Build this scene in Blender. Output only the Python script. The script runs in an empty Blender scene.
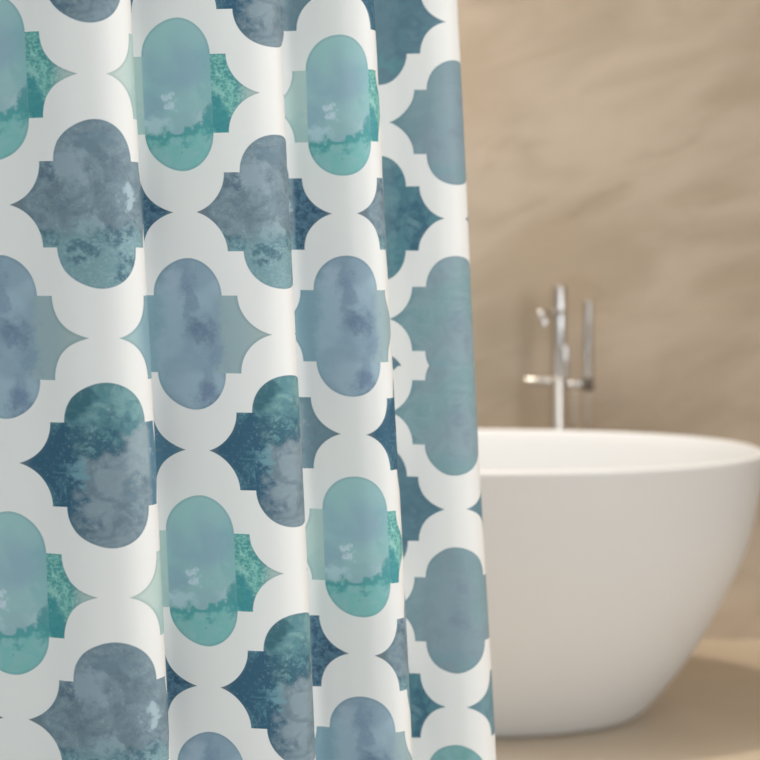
import bpy, bmesh, math, random
from math import pi, sin, cos, sqrt, radians
from mathutils import Vector, Matrix
random.seed(4)
SC = bpy.context.scene
COL = SC.collection

# ------------------------------------------------------------------ camera, light, exposure
F, HC, YH = 1520.0, 0.973, 270.0           # focal length in pixels, eye height, horizon row
cd = bpy.data.cameras.new('camera')
cam = bpy.data.objects.new('camera', cd); COL.objects.link(cam)
cam.location = (0, 0, HC); cam.rotation_euler = (pi/2, 0, 0)
cd.sensor_width = 36; cd.lens = F*36/760
cd.shift_y = -(380-YH)/760
cd.clip_start = 0.05
cd.dof.use_dof = True; cd.dof.focus_distance = 1.40; cd.dof.aperture_fstop = 5.6
SC.camera = cam
SC.view_settings.view_transform = 'Standard'; SC.view_settings.look = 'None'
SC.view_settings.gamma = 1; SC.view_settings.exposure = 0.0
SC.view_settings.use_curve_mapping = False

w = bpy.data.worlds.new('world'); SC.world = w; w.use_nodes = True
w.node_tree.nodes['Background'].inputs[0].default_value = (0.85, 0.94, 1.0, 1)
w.node_tree.nodes['Background'].inputs[1].default_value = 1.10

def area(name, loc, target, sx, sy, power, col, spread=180):
    l = bpy.data.lights.new(name, 'AREA'); l.shape = 'RECTANGLE'; l.size = sx; l.size_y = sy
    l.energy = power; l.color = col; l.spread = radians(spread)
    o = bpy.data.objects.new(name, l); COL.objects.link(o); o.location = loc
    o.rotation_euler = (Vector(target)-Vector(loc)).to_track_quat('-Z', 'Y').to_euler()
    return o
area('window_light', (2.42, 0.45, 1.45), (0.0, 1.5, 1.1), 1.9, 1.6, 72, (0.985, 0.99, 1.0))
area('ceiling_light', (-0.5, 2.9, 2.5), (-0.3, 3.3, 0), 1.6, 0.8, 31, (1.0, 0.95, 0.90))
sl = bpy.data.lights.new('downlight', 'SPOT'); sl.energy = 94; sl.color = (1.0, 0.88, 0.72)
sl.spot_size = radians(58); sl.spot_blend = .2; sl.shadow_soft_size = .035
so_ = bpy.data.objects.new('downlight', sl); COL.objects.link(so_); so_.location = (.3, 3.0, 2.5)

# ------------------------------------------------------------------ helpers
def lin(c):
    return tuple(((x/255)/12.92 if x/255 <= .04045 else ((x/255+.055)/1.055)**2.4) for x in c)+(1,)

class G:
    """small expression builder for shader nodes"""
    def __init__(s, name):
        s.m = bpy.data.materials.new(name); s.m.use_nodes = True
        s.t = s.m.node_tree; s.n = s.t.nodes; s.l = s.t.links
        s.b = s.n['Principled BSDF']; s.out = s.n['Material Output']
    def put(s, sock, v):
        if isinstance(v, bpy.types.NodeSocket): s.l.new(v, sock)
        else: sock.default_value = v
    def f(s, op, a, b=None, c=None, clamp=False):
        n = s.n.new('ShaderNodeMath'); n.operation = op; n.use_clamp = clamp
        s.put(n.inputs[0], a)
        if b is not None: s.put(n.inputs[1], b)
        if c is not None: s.put(n.inputs[2], c)
        return n.outputs[0]
    def ramp(s, x, lo, hi):                      # smooth 0..1
        n = s.n.new('ShaderNodeMapRange'); n.interpolation_type = 'SMOOTHSTEP'
        s.put(n.inputs[0], x); n.inputs[1].default_value = lo; n.inputs[2].default_value = hi
        return n.outputs[0]
    def mix(s, t, a, b, mode='MIX'):
        if isinstance(b, bpy.types.NodeSocket) is False: b = tuple(b)
        n = s.n.new('ShaderNodeMix'); n.data_type = 'RGBA'; n.blend_type = mode
        s.put(n.inputs[0], t); s.put(n.inputs[6], a); s.put(n.inputs[7], b)
        return n.outputs[2]
    def xyz(s, x, y, z):
        n = s.n.new('ShaderNodeCombineXYZ'); s.put(n.inputs[0], x); s.put(n.inputs[1], y); s.put(n.inputs[2], z)
        return n.outputs[0]
    def noise(s, vec, scale, detail=4, rough=.55, dist=0, out=0):
        n = s.n.new('ShaderNodeTexNoise'); s.put(n.inputs['Vector'], vec)
        n.inputs['Scale'].default_value = scale; n.inputs['Detail'].default_value = detail
        n.inputs['Roughness'].default_value = rough; n.inputs['Distortion'].default_value = dist
        return n.outputs[out]
    def sep(s, v):
        n = s.n.new('ShaderNodeSeparateXYZ'); s.put(n.inputs[0], v); return n.outputs
    def coord(s, which):
        return s.n.new('ShaderNodeTexCoord').outputs[which]

def link(name, bm, mat, parent=None, smooth=True, recalc=True):
    me = bpy.data.meshes.new(name)
    if recalc: bmesh.ops.recalc_face_normals(bm, faces=bm.faces)
    if smooth:
        for f in bm.faces: f.smooth = True
    bm.to_mesh(me); bm.free()
    me.materials.append(mat)
    o = bpy.data.objects.new(name, me); COL.objects.link(o)
    if parent: o.parent = parent
    return o
def tag(o, label=None, cat=None, kind=None):
    if label: o['label'] = label
    if cat: o['category'] = cat
    if kind: o['kind'] = kind
    return o
def box(bm, x0, x1, y0, y1, z0, z1):
    v = [bm.verts.new((x, y, z)) for x in (x0, x1) for y in (y0, y1) for z in (z0, z1)]
    for q in ((0,1,3,2), (4,6,7,5), (0,4,5,1), (2,3,7,6), (0,2,6,4), (1,5,7,3)):
        bm.faces.new([v[i] for i in q])
def tube(bm, pts, radii, n=28, cap=True):
    """swept round tube through pts; radii a number or list; caps get a small rounded edge"""
    pts = [Vector(p) for p in pts]
    if not isinstance(radii, (list, tuple)): radii = [radii]*len(pts)
    if cap:
        r0, r1 = radii[0], radii[-1]
        d0 = (pts[1]-pts[0]).normalized(); d1 = (pts[-1]-pts[-2]).normalized()
        e0, e1 = min(.0018, r0*.3), min(.0018, r1*.3)
        P = [pts[0], pts[0]+d0*e0*.3, pts[0]+d0*e0]+pts[1:-1]+[pts[-1]-d1*e1, pts[-1]-d1*e1*.3, pts[-1]]
        R = [r0-e0, r0-e0*.3, r0]+list(radii[1:-1])+[r1, r1-e1*.3, r1-e1]
        pts, radii = P, R
    up = Vector((0, 0, 1)); d = (pts[1]-pts[0]).normalized()
    if abs(d.dot(up)) > .9: up = Vector((0, 1, 0))
    x = d.cross(up).normalized()
    rings = []
    for i, p in enumerate(pts):
        a = (pts[min(i+1, len(pts)-1)]-pts[max(i-1, 0)]).normalized()
        x = (x-a*x.dot(a)).normalized(); y = a.cross(x)
        rings.append([bm.verts.new(p+(x*cos(2*pi*k/n)+y*sin(2*pi*k/n))*radii[i]) for k in range(n)])
    for a, b in zip(rings, rings[1:]):
        for k in range(n):
            bm.faces.new((a[k], a[(k+1) % n], b[(k+1) % n], b[k]))
    if cap:
        bm.faces.new(rings[0]); bm.faces.new(rings[-1])

# ------------------------------------------------------------------ materials of the room
def wall_material():
    g = G('warm_stone_plaster')
    p = g.coord('Object')
    x, y, z = g.sep(p)
    a = radians(20)                                # bedding of the stone climbs to the right
    u = g.f('ADD', g.f('MULTIPLY', x, cos(a)), g.f('MULTIPLY', z, sin(a)))
    v = g.f('SUBTRACT', g.f('MULTIPLY', z, cos(a)), g.f('MULTIPLY', x, sin(a)))
    q = g.xyz(g.f('MULTIPLY', u, .8), y, g.f('MULTIPLY', v, 2.2))
    n1 = g.noise(q, 2.6, 5, .55, .7)
    n2 = g.noise(g.xyz(u, y, g.f('MULTIPLY', v, 4.5)), 3.2, 6, .6, 1.1)
    n3 = g.noise(p, 1.4, 2, .5, .3)
    c = g.mix(g.ramp(n1, .35, .68), lin((175, 161, 141)), lin((195, 181, 163)))
    c = g.mix(g.f('MULTIPLY', g.ramp(n2, .54, .78), .45), c, lin((148, 130, 106)))
    c = g.mix(g.f('MULTIPLY', g.ramp(n3, .45, .7), .35), c, lin((194, 172, 144)))
    g.l.new(c, g.b.inputs['Base Color']); g.b.inputs['Roughness'].default_value = .6
    bp = g.n.new('ShaderNodeBump'); bp.inputs['Strength'].default_value = .25; bp.inputs['Distance'].default_value = .01
    g.l.new(n2, bp.inputs['Height']); g.l.new(bp.outputs[0], g.b.inputs['Normal'])
    return g.m
def floor_material():
    g = G('beige_stone_floor')
    p = g.coord('Object')
    n1 = g.noise(p, 1.6, 4, .5, .5)
    c = g.mix(g.ramp(n1, .35, .7), lin((206, 192, 172)), lin((215, 202, 184)))
    g.l.new(c, g.b.inputs['Base Color']); g.b.inputs['Roughness'].default_value = .42
    return g.m
def plain(name, col, rough, metal=0., coat=0., bump=0):
    g = G(name); g.b.inputs['Metallic'].default_value = metal
    n = g.noise(g.coord('Object'), 9, 3)
    r = g.f('MULTIPLY_ADD', n, .06, rough-.03)
    g.l.new(r, g.b.inputs['Roughness'])
    g.b.inputs['Base Color'].default_value = lin(col)
    g.b.inputs['Coat Weight'].default_value = coat
    return g.m
M_wall = wall_material(); M_floor = floor_material()
M_plaster = plain('cream_plaster', (214, 200, 182), .8)
M_tub = plain('white_solid_surface', (219, 222, 225), .38)
M_chrome = plain('brushed_chrome', (208, 208, 208), .22, 1.0)
M_polish = plain('polished_chrome', (225, 224, 222), .06, 1.0)
M_satin = plain('satin_chrome', (214, 210, 204), .34, 1.0)
M_steel = plain('dark_holder_metal', (120, 112, 102), .3, 1.0)
M_hose = plain('metal_braided_hose', (200, 192, 182), .35, 1.0)

# ------------------------------------------------------------------ the room
WY = 4.0; X0, X1, Y0, ZT = -2.3, 2.5, -1.2, 2.6
def shell(name, args, mat):
    bm = bmesh.new(); box(bm, *args)
    return tag(link(name, bm, mat, smooth=False), kind='structure')
shell('floor', (X0, X1, Y0, WY, -.1, 0), M_floor)
shell('wall_back', (X0, X1, WY, WY+.1, -.1, ZT+.1), M_wall)
shell('wall_left', (X0-.1, X0, Y0, WY+.1, -.1, ZT+.1), M_wall)
shell('wall_right', (X1, X1+.1, Y0, WY+.1, -.1, ZT+.1), M_wall)
shell('ceiling', (X0, X1, Y0, WY, ZT, ZT+.1), M_plaster)

# ------------------------------------------------------------------ curtain cloth
PC, PS, PW, PE, PHC, PHH = .188, .268, .43, .493, .163, .319      # motif: capsule, shoulder, tip half widths; shoulder and total half heights
def curtain_material():
    g = G('printed_curtain_cloth'); f = g.f
    uvn = g.n.new('ShaderNodeUVMap'); uvn.uv_map = 'UVMap'
    u, v, _ = g.sep(uvn.outputs[0])
    flag = f('GREATER_THAN', u, 8.0)                    # last width of cloth has its own colours
    def cell(off, vof):
        uu = f('SUBTRACT', u, off); vv = f('SUBTRACT', v, vof)
        ru = f('ROUND', uu); rv = f('ROUND', vv)
        dx = f('SUBTRACT', uu, ru); dy = f('SUBTRACT', vv, rv)
        ax = f('ABSOLUTE', dx); ay = f('ABSOLUTE', dy)
        odd = f('ABSOLUTE', f('MODULO', rv, 2.0))
        if off:                                   # one shape of the second width repeats the deep teal print
            odd = f('MAXIMUM', odd, f('MULTIPLY', f('LESS_THAN', dx, .19), f('MULTIPLY', f('COMPARE', ru, 1.0, .2), f('COMPARE', rv, 2.0, .2))))
        # capsule: distance-like value, <1 inside
        cy = f('DIVIDE', f('MAXIMUM', f('SUBTRACT', ay, PHC), 0), PHH-PHC)
        cx = f('DIVIDE', ax, PC)
        cap = f('SQRT', f('ADD', f('MULTIPLY', cx, cx), f('MULTIPLY', cy, cy)))
        capm = g.f('SUBTRACT', 1.0, g.ramp(cap, .985, 1.015))
        # body with pointed sides: outside of two ellipses
        a = f('DIVIDE', f('MAXIMUM', f('SUBTRACT', PE, ax), 0), PE-PS)
        b = f('DIVIDE', f('MAXIMUM', f('SUBTRACT', PHC, ay), 0), PHC*1.04)
        e = f('SQRT', f('ADD', f('MULTIPLY', a, a), f('MULTIPLY', b, b)))
        body = f('MULTIPLY', f('MULTIPLY', g.ramp(e, .99, 1.01), f('LESS_THAN', ay, PHC)), f('LESS_THAN', ax, PW))
        mask = f('MAXIMUM', capm, body)
        edge = f('MAXIMUM', f('MULTIPLY', f('MULTIPLY', capm, f('SUBTRACT', 1.0, body)), g.ramp(cap, .90, 1.0)),
                 f('MULTIPLY', f('MULTIPLY', body, f('SUBTRACT', 1.0, capm)), f('SUBTRACT', 1.0, g.ramp(e, 1.0, 1.10))))
        col0 = f('COMPARE', ru, 0.0, .2)
        return dict(col0=col0, dx=dx, dy=dy, odd=odd, capm=capm, mask=mask, edge=edge)
    A, B = cell(0.0, 0.0), cell(0.5, 0.49)
    sel = f('GREATER_THAN', B['mask'], A['mask'])
    def pick(k):
        return f('ADD', f('MULTIPLY', B[k], sel), f('MULTIPLY', A[k], f('SUBTRACT', 1.0, sel)))
    dx, dy, odd, capm, edge, col0 = (pick(k) for k in ('dx', 'dy', 'odd', 'capm', 'edge', 'col0'))
    mask = f('MAXIMUM', A['mask'], B['mask'])
    typ = f('ADD', f('MULTIPLY', odd, 2.0), sel)         # 0 teal, 1 slate, 2 lavender, 3 deep teal
    P = g.xyz(f('MULTIPLY', dx, .78), dy, f('ADD', f('MULTIPLY', typ, 3.7), f('MULTIPLY', flag, 11.3)))
    soft = g.noise(P, 4.5, 2, .5, .4)
    med = g.noise(P, 11, 5, .62, .8)
    fine = g.noise(P, 34, 5, .7, .3)
    wisp = g.noise(P, 9, 7, .70, .5)
    wing = f('SUBTRACT', 1.0, capm)
    mot = g.ramp(med, .38, .62)
    spk = g.ramp(fine, .40, .62)
    gran = g.noise(P, 85, 3, .65)
    grit = g.ramp(gran, .42, .60)
    # wandering coordinates so that every wash has a ragged edge
    wn = g.n.new('ShaderNodeTexNoise'); g.l.new(P, wn.inputs['Vector'])
    wn.inputs['Scale'].default_value = 16; wn.inputs['Detail'].default_value = 6; wn.inputs['Roughness'].default_value = .58
    wx_, wy_, wz_ = g.sep(wn.outputs['Color'])
    X = f('ADD', dx, f('MULTIPLY_ADD', wx_, .22, -.11)); Y = f('ADD', dy, f('MULTIPLY_ADD', wy_, .22, -.11))
    def C(*c): return lin([min(250, q*1.06) for q in c])
    def spot(cx, cy, rx, ry, lo=.45, hi=1.1):
        a = f('DIVIDE', f('SUBTRACT', X, cx), rx); b = f('DIVIDE', f('SUBTRACT', Y, cy), ry)
        return f('SUBTRACT', 1.0, g.ramp(f('SQRT', f('ADD', f('MULTIPLY', a, a), f('MULTIPLY', b, b))), lo, hi))
    def lay(base, t, col, k=1.0): return g.mix(f('MULTIPLY', t, k) if k != 1.0 else t, base, col)
    M = lambda *a: a[0] if len(a) == 1 else f('MULTIPLY', a[0], M(*a[1:]))
    inv = lambda a: f('SUBTRACT', 1.0, a)
    right = f('MULTIPLY', wing, f('GREATER_THAN', dx, 0)); left = f('MULTIPLY', wing, f('LESS_THAN', dx, 0))
    def T(a, b_, c_): return C(a*1.13, b_*1.07, c_*1.10)
    # 0: teal
    t0 = g.mix(g.ramp(soft, .38, .62), T(138, 182, 180), T(130, 168, 176))
    t0 = lay(t0, g.ramp(dy, -.12, -.26), T(138, 184, 180), .7)
    t0 = lay(t0, M(g.ramp(X, .10, .17), g.ramp(dy, -.26, -.16)), T(112, 168, 168), .5)
    bnd = f('SUBTRACT', Y, f('MULTIPLY_ADD', dx, -.16, .168))            # the wash line across the lower part
    t0 = lay(t0, M(g.ramp(bnd, -.13, -.08), inv(g.ramp(bnd, -.03, .01))), C(150, 186, 192), .55)
    t0 = lay(t0, spot(-.06, .02, .035, .032), T(180, 204, 210), .8)
    t0 = lay(t0, spot(.11, .095, .07, .04), C(168, 198, 204), .9)
    t0 = lay(t0, spot(-.13, .12, .08, .05), T(160, 194, 198), .8)
    t0 = lay(t0, g.ramp(bnd, -.012, .006), g.mix(mot, T(110, 176, 170), T(124, 178, 174)))
    t0 = lay(t0, M(g.ramp(bnd, -.028, .0), inv(g.ramp(bnd, .012, .05))), T(66, 146, 146), .85)
    wr = g.mix(M(mot, g.ramp(fine, .36, .56)), T(120, 184, 170), T(70, 148, 144))
    wr = lay(wr, M(g.ramp(gran, .45, .56), g.ramp(fine, .40, .52)), T(56, 130, 132), .65)
    wr = lay(wr, inv(g.ramp(gran, .36, .46)), T(138, 194, 182), .4)
    wr = lay(wr, spot(.22, .10, .09, .09), T(50, 134, 138), .9)
    wr = lay(wr, g.ramp(wisp, .54, .66), T(150, 202, 190), .55)
    wr = lay(wr, g.ramp(dx, .30, .40), T(168, 186, 180), .75)
    wl = lay(C(180, 204, 202), g.ramp(Y, .04, .09), C(160, 194, 194), .6)
    wl = lay(wl, g.ramp(dx, -.26, -.36), C(192, 208, 204), .8)
    t0 = lay(t0, right, wr); t0 = lay(t0, left, wl)
    t0 = lay(t0, M(capm, spot(.19, .10, .07, .07)), T(60, 140, 142), .8)
    # 1: slate
    t1 = g.mix(g.ramp(med, .36, .62), C(112, 134, 146), C(128, 150, 162))
    t1 = lay(t1, M(g.ramp(wisp, .48, .60), grit), C(98, 120, 138), .55)
    t1 = lay(t1, M(g.ramp(gran, .46, .58), g.ramp(fine, .42, .58)), C(86, 108, 126), .5)
    t1 = lay(t1, spot(-.12, -.15, .10, .09), C(148, 168, 181), .85)
    t1 = lay(t1, spot(.16, -.03, .05, .06), C(168, 192, 202), .9)
    t1 = lay(t1, spot(-.04, .07, .06, .05), C(150, 176, 186), .7)
    t1 = lay(t1, g.ramp(Y, .06, .14), g.mix(grit, C(118, 160, 168), C(136, 172, 180)), .8)
    dk = C(62, 104, 122)
    t1 = lay(t1, M(spot(.10, .10, .16, .05), g.ramp(fine, .40, .56)), dk, .8)
    t1 = lay(t1, M(spot(-.06, .17, .12, .04), g.ramp(fine, .38, .55)), dk, .8)
    t1 = lay(t1, M(spot(.14, .25, .10, .07), g.ramp(fine, .40, .58)), dk, .85)
    t1 = lay(t1, M(spot(-.24, .12, .07, .05), g.ramp(fine, .38, .55)), dk, .8)
    t1 = lay(t1, M(spot(-.22, -.13, .07, .04), g.ramp(fine, .38, .55)), C(78, 104, 124), .75)
    t1 = lay(t1, spot(-.02, -.24, .10, .05), C(106, 134, 150), .6)
    t1 = lay(t1, M(g.ramp(gran, .52, .66), mot), C(160, 184, 196), .45)
    t1 = lay(t1, M(right, g.ramp(f('SUBTRACT', dx, f('MULTIPLY', col0, .065)), .20, .225)), g.mix(g.ramp(fine, .40, .58), C(44, 82, 110), C(84, 126, 148)), .95)
    t1 = lay(t1, f('MAXIMUM', g.ramp(dx, .37, .43), g.ramp(dx, -.34, -.42)), C(112, 120, 124), .7)
    # 2: lavender blue
    t2 = g.mix(g.ramp(soft, .36, .62), C(156, 182, 196), C(138, 163, 181))
    t2 = lay(t2, inv(g.ramp(X, -.22, -.12)), C(120, 160, 174), .75)
    t2 = lay(t2, M(g.ramp(X, .11, .21), f('LESS_THAN', f('ABSOLUTE', dy), PHC)), C(154, 178, 182), .85)
    t2 = lay(t2, g.ramp(dx, .27, .38), C(164, 182, 180), .7)
    t2 = lay(t2, inv(g.ramp(dx, -.38, -.27)), C(168, 196, 196), .8)  # left tip paled: light on the curling fold put into the print colour
    t2 = lay(t2, spot(-.09, -.21, .06, .09, .2, 1.2), C(164, 186, 200), .8)
    t2 = lay(t2, spot(.0, -.17, .045, .16, .2, 1.2), C(114, 138, 166), .65)
    t2 = lay(t2, spot(.06, -.02, .10, .07, .2, 1.2), C(98, 124, 150), .8)
    t2 = lay(t2, spot(.08, .25, .09, .10, .2, 1.2), C(102, 124, 156), .8)
    t2 = lay(t2, spot(.13, .10, .05, .09, .2, 1.2), C(112, 140, 166), .5)
    t2 = lay(t2, grit, C(160, 182, 194), .14)
    # 3: deep teal
    t3 = g.mix(g.ramp(med, .36, .60), C(108, 130, 142), C(132, 151, 163))
    t3 = lay(t3, spot(.18, -.05, .12, .14), C(158, 178, 186), .6)
    tealreg = inv(g.ramp(f('ADD', f('MULTIPLY', X, .55), Y), -.09, -.03))
    t3 = lay(t3, tealreg, g.mix(mot, C(86, 136, 146), C(122, 164, 168)))
    t3 = lay(t3, M(inv(g.ramp(X, -.16, -.09)), g.ramp(Y, -.2, -.14)), C(46, 92, 118))
    t3 = lay(t3, M(spot(-.06, -.08, .17, .08), g.ramp(fine, .34, .54)), C(48, 94, 116), .9)
    t3 = lay(t3, M(spot(.04, -.17, .14, .05), g.ramp(fine, .40, .56)), C(70, 112, 128), .7)
    t3 = lay(t3, spot(-.14, -.25, .10, .08), C(44, 96, 112), .8)
    t3 = lay(t3, spot(-.12, .04, .06, .05), C(112, 158, 172), .85)
    t3 = lay(t3, M(spot(.13, .10, .06, .16), g.ramp(fine, .42, .60)), C(92, 124, 142), .6)
    t3 = lay(t3, M(spot(-.12, .25, .08, .06), g.ramp(fine, .42, .58)), C(78, 108, 124), .7)
    t3 = lay(t3, M(left, g.ramp(wisp, .52, .64)), C(96, 148, 160), .6)
    t3 = lay(t3, M(g.ramp(gran, .54, .68), mot), C(140, 172, 182), .35)
    t3 = lay(t3, M(right, g.ramp(dx, .19, .23), g.ramp(fine, .30, .5)), g.mix(col0, C(108, 140, 154), C(70, 120, 146)), .85)
    t3 = lay(t3, f('MAXIMUM', g.ramp(dx, .36, .43), g.ramp(dx, -.36, -.43)), C(120, 128, 132), .8)
    # last width: the large right hand shapes are smooth blue grey, those beside the fold are dark
    e0 = g.mix(g.ramp(soft, .35, .65), C(126, 161, 167), C(132, 154, 166))
    e0 = lay(e0, inv(g.ramp(X, -.30, -.16)), C(112, 152, 160), .7)
    e0 = lay(e0, spot(.03, .02, .07, .22, .2, 1.2), C(122, 142, 158), .7)
    e0 = lay(e0, mot, C(144, 172, 180), .5)
    e0 = lay(e0, f('SUBTRACT', 1.0, odd), C(124, 144, 158), .35)
    e0 = lay(e0, g.ramp(dx, -.30, -.40), C(96, 140, 144), .5)
    e0 = lay(e0, M(g.ramp(Y, .18, .28), mot), C(112, 156, 166), .6)
    e0 = lay(e0, f('GREATER_THAN', v, 2.55), g.mix(mot, C(112, 168, 166), C(126, 176, 180)), .85)
    e1 = g.mix(g.ramp(med, .36, .62), C(96, 132, 146), C(112, 148, 158))
    e1 = lay(e1, g.ramp(X, .05, .16), g.mix(mot, C(52, 98, 122), C(80, 132, 146)), .85)
    e1 = lay(e1, g.ramp(wisp, .54, .66), C(124, 162, 172), .5)
    e1 = lay(e1, odd, C(98, 130, 146), .6)
    e1 = lay(e1, M(spot(.0, .22, .2, .10), mot), C(92, 148, 154), .6)
    eq = lambda k: f('COMPARE', typ, float(k), .25)
    c = t0
    for k, t in ((1, t1), (2, t2), (3, t3)): c = g.mix(eq(k), c, t)
    ec = g.mix(sel, e0, e1)
    c = g.mix(flag, c, ec)
    c = g.mix(f('MULTIPLY', edge, .26), c, C(84, 116, 132))
    cloth = g.mix(g.noise(uvn.outputs[0], 2.0, 2), C(228, 230, 230), C(233, 234, 233))
    c = g.mix(mask, cloth, c)
    g.l.new(c, g.b.inputs['Base Color'])
    g.b.inputs['Roughness'].default_value = .62
    g.b.inputs['Sheen Weight'].default_value = .05
    tr = g.n.new('ShaderNodeBsdfTranslucent'); g.l.new(c, tr.inputs[0])
    mx = g.n.new('ShaderNodeMixShader'); mx.inputs[0].default_value = .12
    g.l.new(g.b.outputs[0], mx.inputs[1]); g.l.new(tr.outputs[0], mx.inputs[2]); g.l.new(mx.outputs[0], g.out.inputs[0])
    # faint weave
    wv = g.n.new('ShaderNodeTexWave'); wv.wave_type = 'BANDS'; wv.bands_direction = 'Y'
    g.l.new(uvn.outputs[0], wv.inputs[0]); wv.inputs['Scale'].default_value = 60
    bp = g.n.new('ShaderNodeBump'); bp.inputs['Strength'].default_value = .03; bp.inputs['Distance'].default_value = .001
    g.l.new(wv.outputs[1], bp.inputs['Height']); g.l.new(bp.outputs[0], g.b.inputs['Normal'])
    return g.m

# plan of the cloth: each width runs from a valley to a crest, then turns back behind it.
# (bearing in focal units at eye height, distance)
WIDTHS = [   # (list of plan points), anchors for the print {bearing: u}
  ([(-420,1.10),(-330,1.085),(-250,1.09),(-205,1.115),(-190,1.14),(-198,1.175),(-212,1.21)],
   [(-330,-1.5),(-230,-1.06)]),
  ([(-216,1.26),(-196,1.305),(-130,1.345),(-50,1.340),(20,1.325),(80,1.306),(120,1.302),(141,1.313),(145,1.327),(141,1.343),(131,1.37),(122,1.40)],
   [(10.8,.07),(34.5,.188),(50,.27),(56.8,.312),(85.5,.43),(115.5,.57),(136.3,.688),(143.5,.765)]),
  ([(126,1.428),(148,1.430),(172,1.424),(205,1.416),(242,1.409),(270,1.408),(286,1.415),(292,1.429),(288,1.445),(279,1.47),(270,1.50)],
   [(153,.812),(177,.93),(200.5,1.07),(221,1.188),(237,1.27),(269,1.43),(290,1.55)]),
  ([(276,1.536),(296,1.543),(314,1.538),(336,1.530),(357,1.524),(374,1.525),(384,1.533),(387,1.548),(383,1.567),(374,1.59),(366,1.62)],
   [(308,1.785),(312.8,1.812),(334,1.93),(359.2,2.07),(375.8,2.188),(383.5,2.27)]),
  ([(366,1.685),(380,1.712),(398,1.713),(425,1.708),(445,1.706),(460,1.711),(468,1.722),(470.5,1.735),(468,1.755),(462,1.785),(457,1.81)],
   [(390,12.57),(412.8,12.73),(427,12.812),(444.7,12.93),(466,13.07),(470,13.12)]),
]
def hermite(P, samples):
    """centripetal-ish Catmull-Rom through P"""
    out = []
    n = len(P)
    for i in range(n-1):
        p0, p1, p2, p3 = P[max(i-1, 0)], P[i], P[i+1], P[min(i+2, n-1)]
        d1, d0, d2 = (p2-p1).length**.5, max((p1-p0).length**.5, 1e-4), max((p3-p2).length**.5, 1e-4)
        m1 = (p2-p1) if i == 0 else (p1-p0)/d0-(p2-p0)/(d0+d1)+(p2-p1)/d1
        m2 = (p2-p1) if i == n-2 else (p2-p1)/d1-(p3-p1)/(d1+d2)+(p3-p2)/d2
        if i: m1 = m1*d1
        if i < n-2: m2 = m2*d1
        k = samples
        for j in range(k):
            t = j/k
            h = (2*t**3-3*t*t+1, t**3-2*t*t+t, -2*t**3+3*t*t, t**3-t*t)
            out.append(p1*h[0]+m1*h[1]+p2*h[2]+m2*h[3])
    out.append(P[-1])
    return out
def interp(tab, x, slope):
    if x <= tab[0][0]: return tab[0][1]+(x-tab[0][0])*slope
    if x >= tab[-1][0]: return tab[-1][1]+(x-tab[-1][0])*slope
    # monotone cubic
    n = len(tab); d = [(tab[i+1][1]-tab[i][1])/(tab[i+1][0]-tab[i][0]) for i in range(n-1)]
    m = [d[0]]+[2*d[i-1]*d[i]/(d[i-1]+d[i]) for i in range(1, n-1)]+[d[-1]]
    for i in range(n-1):
        a, b = tab[i], tab[i+1]
        if x <= b[0]:
            h = b[0]-a[0]; t = (x-a[0])/h
            return ((2*t**3-3*t*t+1)*a[1]+(t**3-2*t*t+t)*h*m[i]+(-2*t**3+3*t*t)*b[1]+(t**3-t*t)*h*m[i+1])

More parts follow.
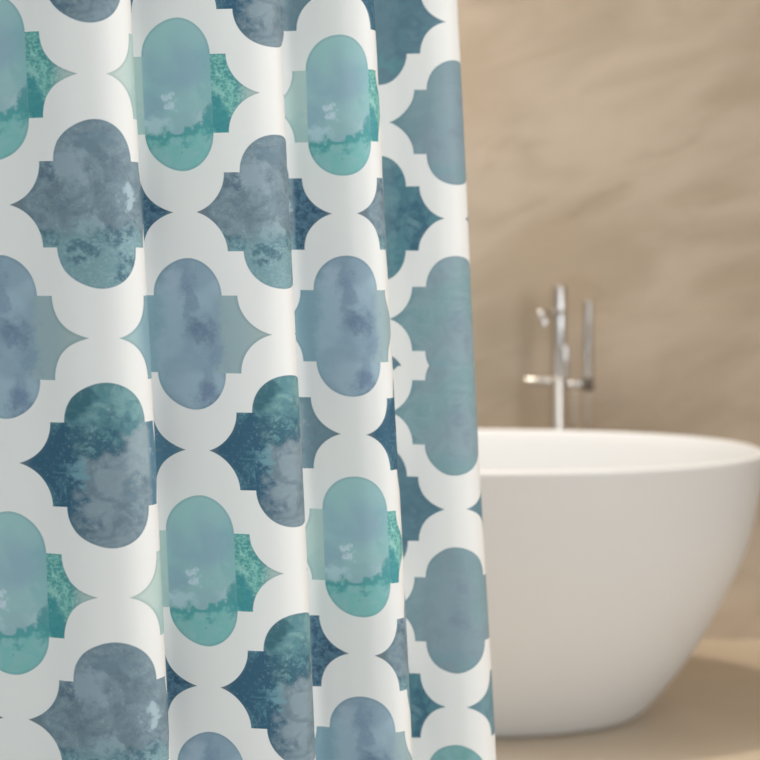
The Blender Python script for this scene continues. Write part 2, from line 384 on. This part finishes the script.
def build_curtain():
    P, owner = [], []
    for wi, (pts, an) in enumerate(WIDTHS):
        for b, d in pts:
            P.append(Vector(((b-380)*d/F, d))); owner.append(wi)
    S = 7
    prof = hermite(P, S)
    own = []
    for i in range(len(P)-1): own += [(owner[i], owner[i+1])]*S
    own.append((owner[-1], owner[-1]))
    s = [0.0]
    for a, b in zip(prof, prof[1:]): s.append(s[-1]+(b-a).length)
    # anchors: bearing -> arc length within the forward-running run of each width
    tabs = []
    for wi, (pts, an) in enumerate(WIDTHS):
        idx = [i for i, o in enumerate(own) if o[0] == wi or (o[1] == wi)]
        bear = [(380+prof[i].x/prof[i].y*F) for i in idx]
        top = max(range(len(idx)), key=lambda k: bear[k])
        bot = min(range(top+1), key=lambda k: bear[k])
        tab = []
        for b, u in an:
            for k in range(bot, top):
                if bear[k] <= b <= bear[k+1]:
                    t = (b-bear[k])/(bear[k+1]-bear[k]); tab.append((s[idx[k]]*(1-t)+s[idx[k+1]]*t, u)); break
        tabs.append(tab)
    ZB, ZT_, ZS = .02, 1.98, .973-96*1.71/F
    rows = [ZB+(ZS-ZB)*i/60 for i in range(60)]+[ZS+(ZT_-ZS)*i/74 for i in range(75)]
    bm = bmesh.new(); uv = bm.loops.layers.uv.new('UVMap')
    grid = []
    for z in rows:
        r = []
        dz = HC-z
        for p, ss in zip(prof, s):
            wx = .0009*sin(4.1*z+ss*9)+.0006*sin(9.7*z+2+ss*5)
            wy = .003*sin(3.1*z+ss*6+1)
            r.append(bm.verts.new((p.x+.05*dz+wx, p.y+wy, z)))
        grid.append(r)
    V0, PV, US = 1.1395, .2215, 1/.172
    seam = [i for i in range(len(prof)-1) if own[i][0] != own[i][1]]
    for i in range(len(prof)-1):
        wi = own[i][0] if own[i][0] == own[i][1] else (own[i][0] if i-min(q for q in seam if own[q] == own[i]) < S//2 else own[i][1])
        for j in range(len(rows)-1):
            fc = bm.faces.new((grid[j][i], grid[j][i+1], grid[j+1][i+1], grid[j+1][i]))
            for lp, (ii, jj) in zip(fc.loops, ((i, j), (i+1, j), (i+1, j+1), (i, j+1))):
                z = rows[jj]
                uu = interp(tabs[wi], s[ii], US)
                vv = (V0-z)/PV-(0, .015, .022, .006, 0)[wi]
                if wi == 1:                             # the print runs very slightly out of square here
                    vv += (HC-z)*-.011*max(0, min(1, (.75-uu)/.5))/PV
                    uu += .012*(HC-z)/.178*max(0, min(1, (.75-uu)/.25))
                vv += (0, .020, .010, 0, 0)[wi]*max(0, min(1.5, 1-vv/.8))
                if wi == 3: uu += .012*(HC-z)/.175
                if wi == 4:
                    uu += .05*(HC-z)/.171              # this width hangs with its print upright
                    if j < 60: vv = 1+(.813-z)/PV
                lp[uv].uv = (uu, vv)
    o = link('shower_curtain', bm, curtain_material(), recalc=False)
    so = o.modifiers.new('thickness', 'SOLIDIFY'); so.thickness = .0009; so.offset = 0
    return tag(o, 'pleated white fabric curtain printed with teal and slate blue watercolour lattice shapes', 'curtain')
build_curtain()

# ------------------------------------------------------------------ bathtub
def build_tub():
    TX, TY = (450-380)*3.357/F, 3.357
    N = 144
    def ring(bm, a, b, z, e=2.25):
        r = []
        for k in range(N):
            t = 2*pi*k/N; c, s_ = cos(t), sin(t)
            r.append(bm.verts.new((a*math.copysign(abs(c)**(2/e), c), b*math.copysign(abs(s_)**(2/e), s_), z)))
        return r
    key = [(0, .400, .200), (.006, .412, .216), (.02, .430, .231), (.06, .466, .256), (.141, .527, .296), (.256, .592, .342),
           (.371, .645, .374), (.48, .671, .392), (.55, .682, .399), (.572, .686, .401)]
    def at(z):
        for (z0, a0, b0), (z1, a1, b1) in zip(key, key[1:]):
            if z <= z1:
                t = (z-z0)/(z1-z0); return a0+(a1-a0)*t, b0+(b1-b0)*t
    bm = bmesh.new(); R = []
    P = [Vector(k) for k in key]
    for p in hermite(P, 5): R.append(ring(bm, p.y, p.z, p.x))
    for da, z in ((-.0005, .576), (-.002, .579), (-.005, .5805), (-.012, .5805), (-.015, .579), (-.017, .575)):
        R.append(ring(bm, .686+da, .401+da, z))
    inn = [(.55, .663, .378), (.48, .652, .370), (.371, .622, .350), (.256, .575, .315), (.17, .52, .275), (.12, .46, .23), (.095, .36, .16), (.088, .2, .09), (.087, .06, .03)]
    for z, a, b in inn: R.append(ring(bm, a, b, z))
    for a, b in zip(R, R[1:]):
        for k in range(N): bm.faces.new((a[k], a[(k+1) % N], b[(k+1) % N], b[k]))
    bm.faces.new(R[0]); bm.faces.new(R[-1])
    root = bpy.data.objects.new('bathtub', None); COL.objects.link(root); root.location = (TX, TY, 0)
    tag(root, 'white oval freestanding bathtub with tapering sides on the beige floor', 'bathtub')
    link('tub_body', bm, M_tub, root)
    dm = bmesh.new(); tube(dm, [(0, 0, .084), (0, 0, .092)], .034); link('drain', dm, M_chrome, root)
build_tub()

# ------------------------------------------------------------------ floor-standing tap behind the tub
FD = 3.86
def at(px, py, d=FD):
    return Vector(((px-380)*d/F, d, HC-(py-YH)*d/F))
def loc(root, p): return p-root.location
def build_tap():
    c = at(559, 286)
    root = bpy.data.objects.new('tub_filler', None); COL.objects.link(root); root.location = (c.x, FD, 0)
    tag(root, 'chrome floor-standing tub filler rising behind the far rim of the bathtub', 'tap')
    L = lambda px, py, d=FD: at(px, py, d)-root.location
    mid = at(558, 400).z
    bm = bmesh.new()
    tube(bm, [(-.0035, 0, .012), (-.0035, 0, L(0, 378).z)], .0210)
    link('lower_column', bm, M_satin, root)
    bm = bmesh.new()
    tube(bm, [(.001, .0, L(0, 378).z), (.001, 0, c.z)], .0185)
    link('column', bm, M_chrome, root)
    bm = bmesh.new(); tube(bm, [(.012, -.022, L(0, 378).z), (.012, -.022, L(0, 345).z)], .0100)
    link('riser_pipe', bm, M_chrome, root)
    bm = bmesh.new(); tube(bm, [(0, 0, 0), (0, 0, .012)], .05, 40); link('floor_flange', bm, M_chrome, root)
    # spout reaches forward over the tub and turns down
    z = L(0, 312.5).z
    pts = [(.014, 0, z), (-.012, -.03, z), (-.053, -.07, z)]
    bm = bmesh.new(); tube(bm, pts, .0075)
    sp = link('spout', bm, M_chrome, root)
    bm = bmesh.new(); R_ = .0135; q = [(-.051, -.060, z-.001), (-.055, -.080, z-.001)]; dv = (Vector(q[1])-Vector(q[0])).normalized()
    tube(bm, q+[Vector(q[1])+dv*R_*sin(a*pi/16) for a in range(1, 8)], [R_, R_]+[R_*cos(a*pi/16) for a in range(1, 8)], cap=True); tube(bm, [(-.047, -.072, z-.010), (-.046, -.075, z-.034)], .0105)
    link('spout_outlet', bm, M_polish, sp)
    # mixer bar with lever
    zb = L(0, 384).z
    bm = bmesh.new(); tube(bm, [(-.01, -.0, L(0, 381).z), (-.087, -.004, L(0, 380.3).z)], .0098); link('lever', bm, M_satin, root)
    bm = bmesh.new(); tube(bm, [(.008, 0, zb), (L(586, 0).x, 0, zb)], .0105); link('arm', bm, M_chrome, root)
    xh = L(587.5, 0).x
    bm = bmesh.new()
    tube(bm, [(xh, -.012, L(0, 377).z), (xh, -.012, L(0, 390).z)], .0145)
    link('shower_holder', bm, M_steel, root)
    # hand shower standing in the holder
    h = at(587, 384)
    hs = bpy.data.objects.new('hand_shower', None); COL.objects.link(hs); hs.location = (root.location.x+xh, FD-.012, at(0, 377).z)
    tag(hs, 'slim chrome stick hand shower upright in the holder beside the column', 'hand shower')
    Z = lambda py: at(0, py).z-hs.location.z
    bm = bmesh.new(); tube(bm, [(0, 0, .0), (0, 0, Z(301))], .0125)
    hd = link('wand', bm, M_chrome, hs)
    bm = bmesh.new(); tube(bm, [(0, -.0085, Z(340)), (0, -.0085, Z(304))], .0045); link('spray_face', bm, M_chrome, hd)
    pts = []
    z0, z1 = Z(391), Z(470)
    xa, xb = 0.0, L(573.5, 0).x-xh
    for k in range(13): pts.append((xa-.002*sin(k/12*pi), 0, z0+(z1-z0)*k/12))
    for k in range(1, 12):
        t = pi*k/12; m = (xa+xb)/2; r = (xa-xb)/2
        pts.append((m+r*cos(t), 0, z1-r*1.6*sin(t)))
    for k in range(13): pts.append((xb+.001*sin(k/12*pi), 0, z1+(z0-z1)*k/12))
    bm = bmesh.new(); tube(bm, pts, .0058, 16); link('hose', bm, M_hose, hs)
build_tap()
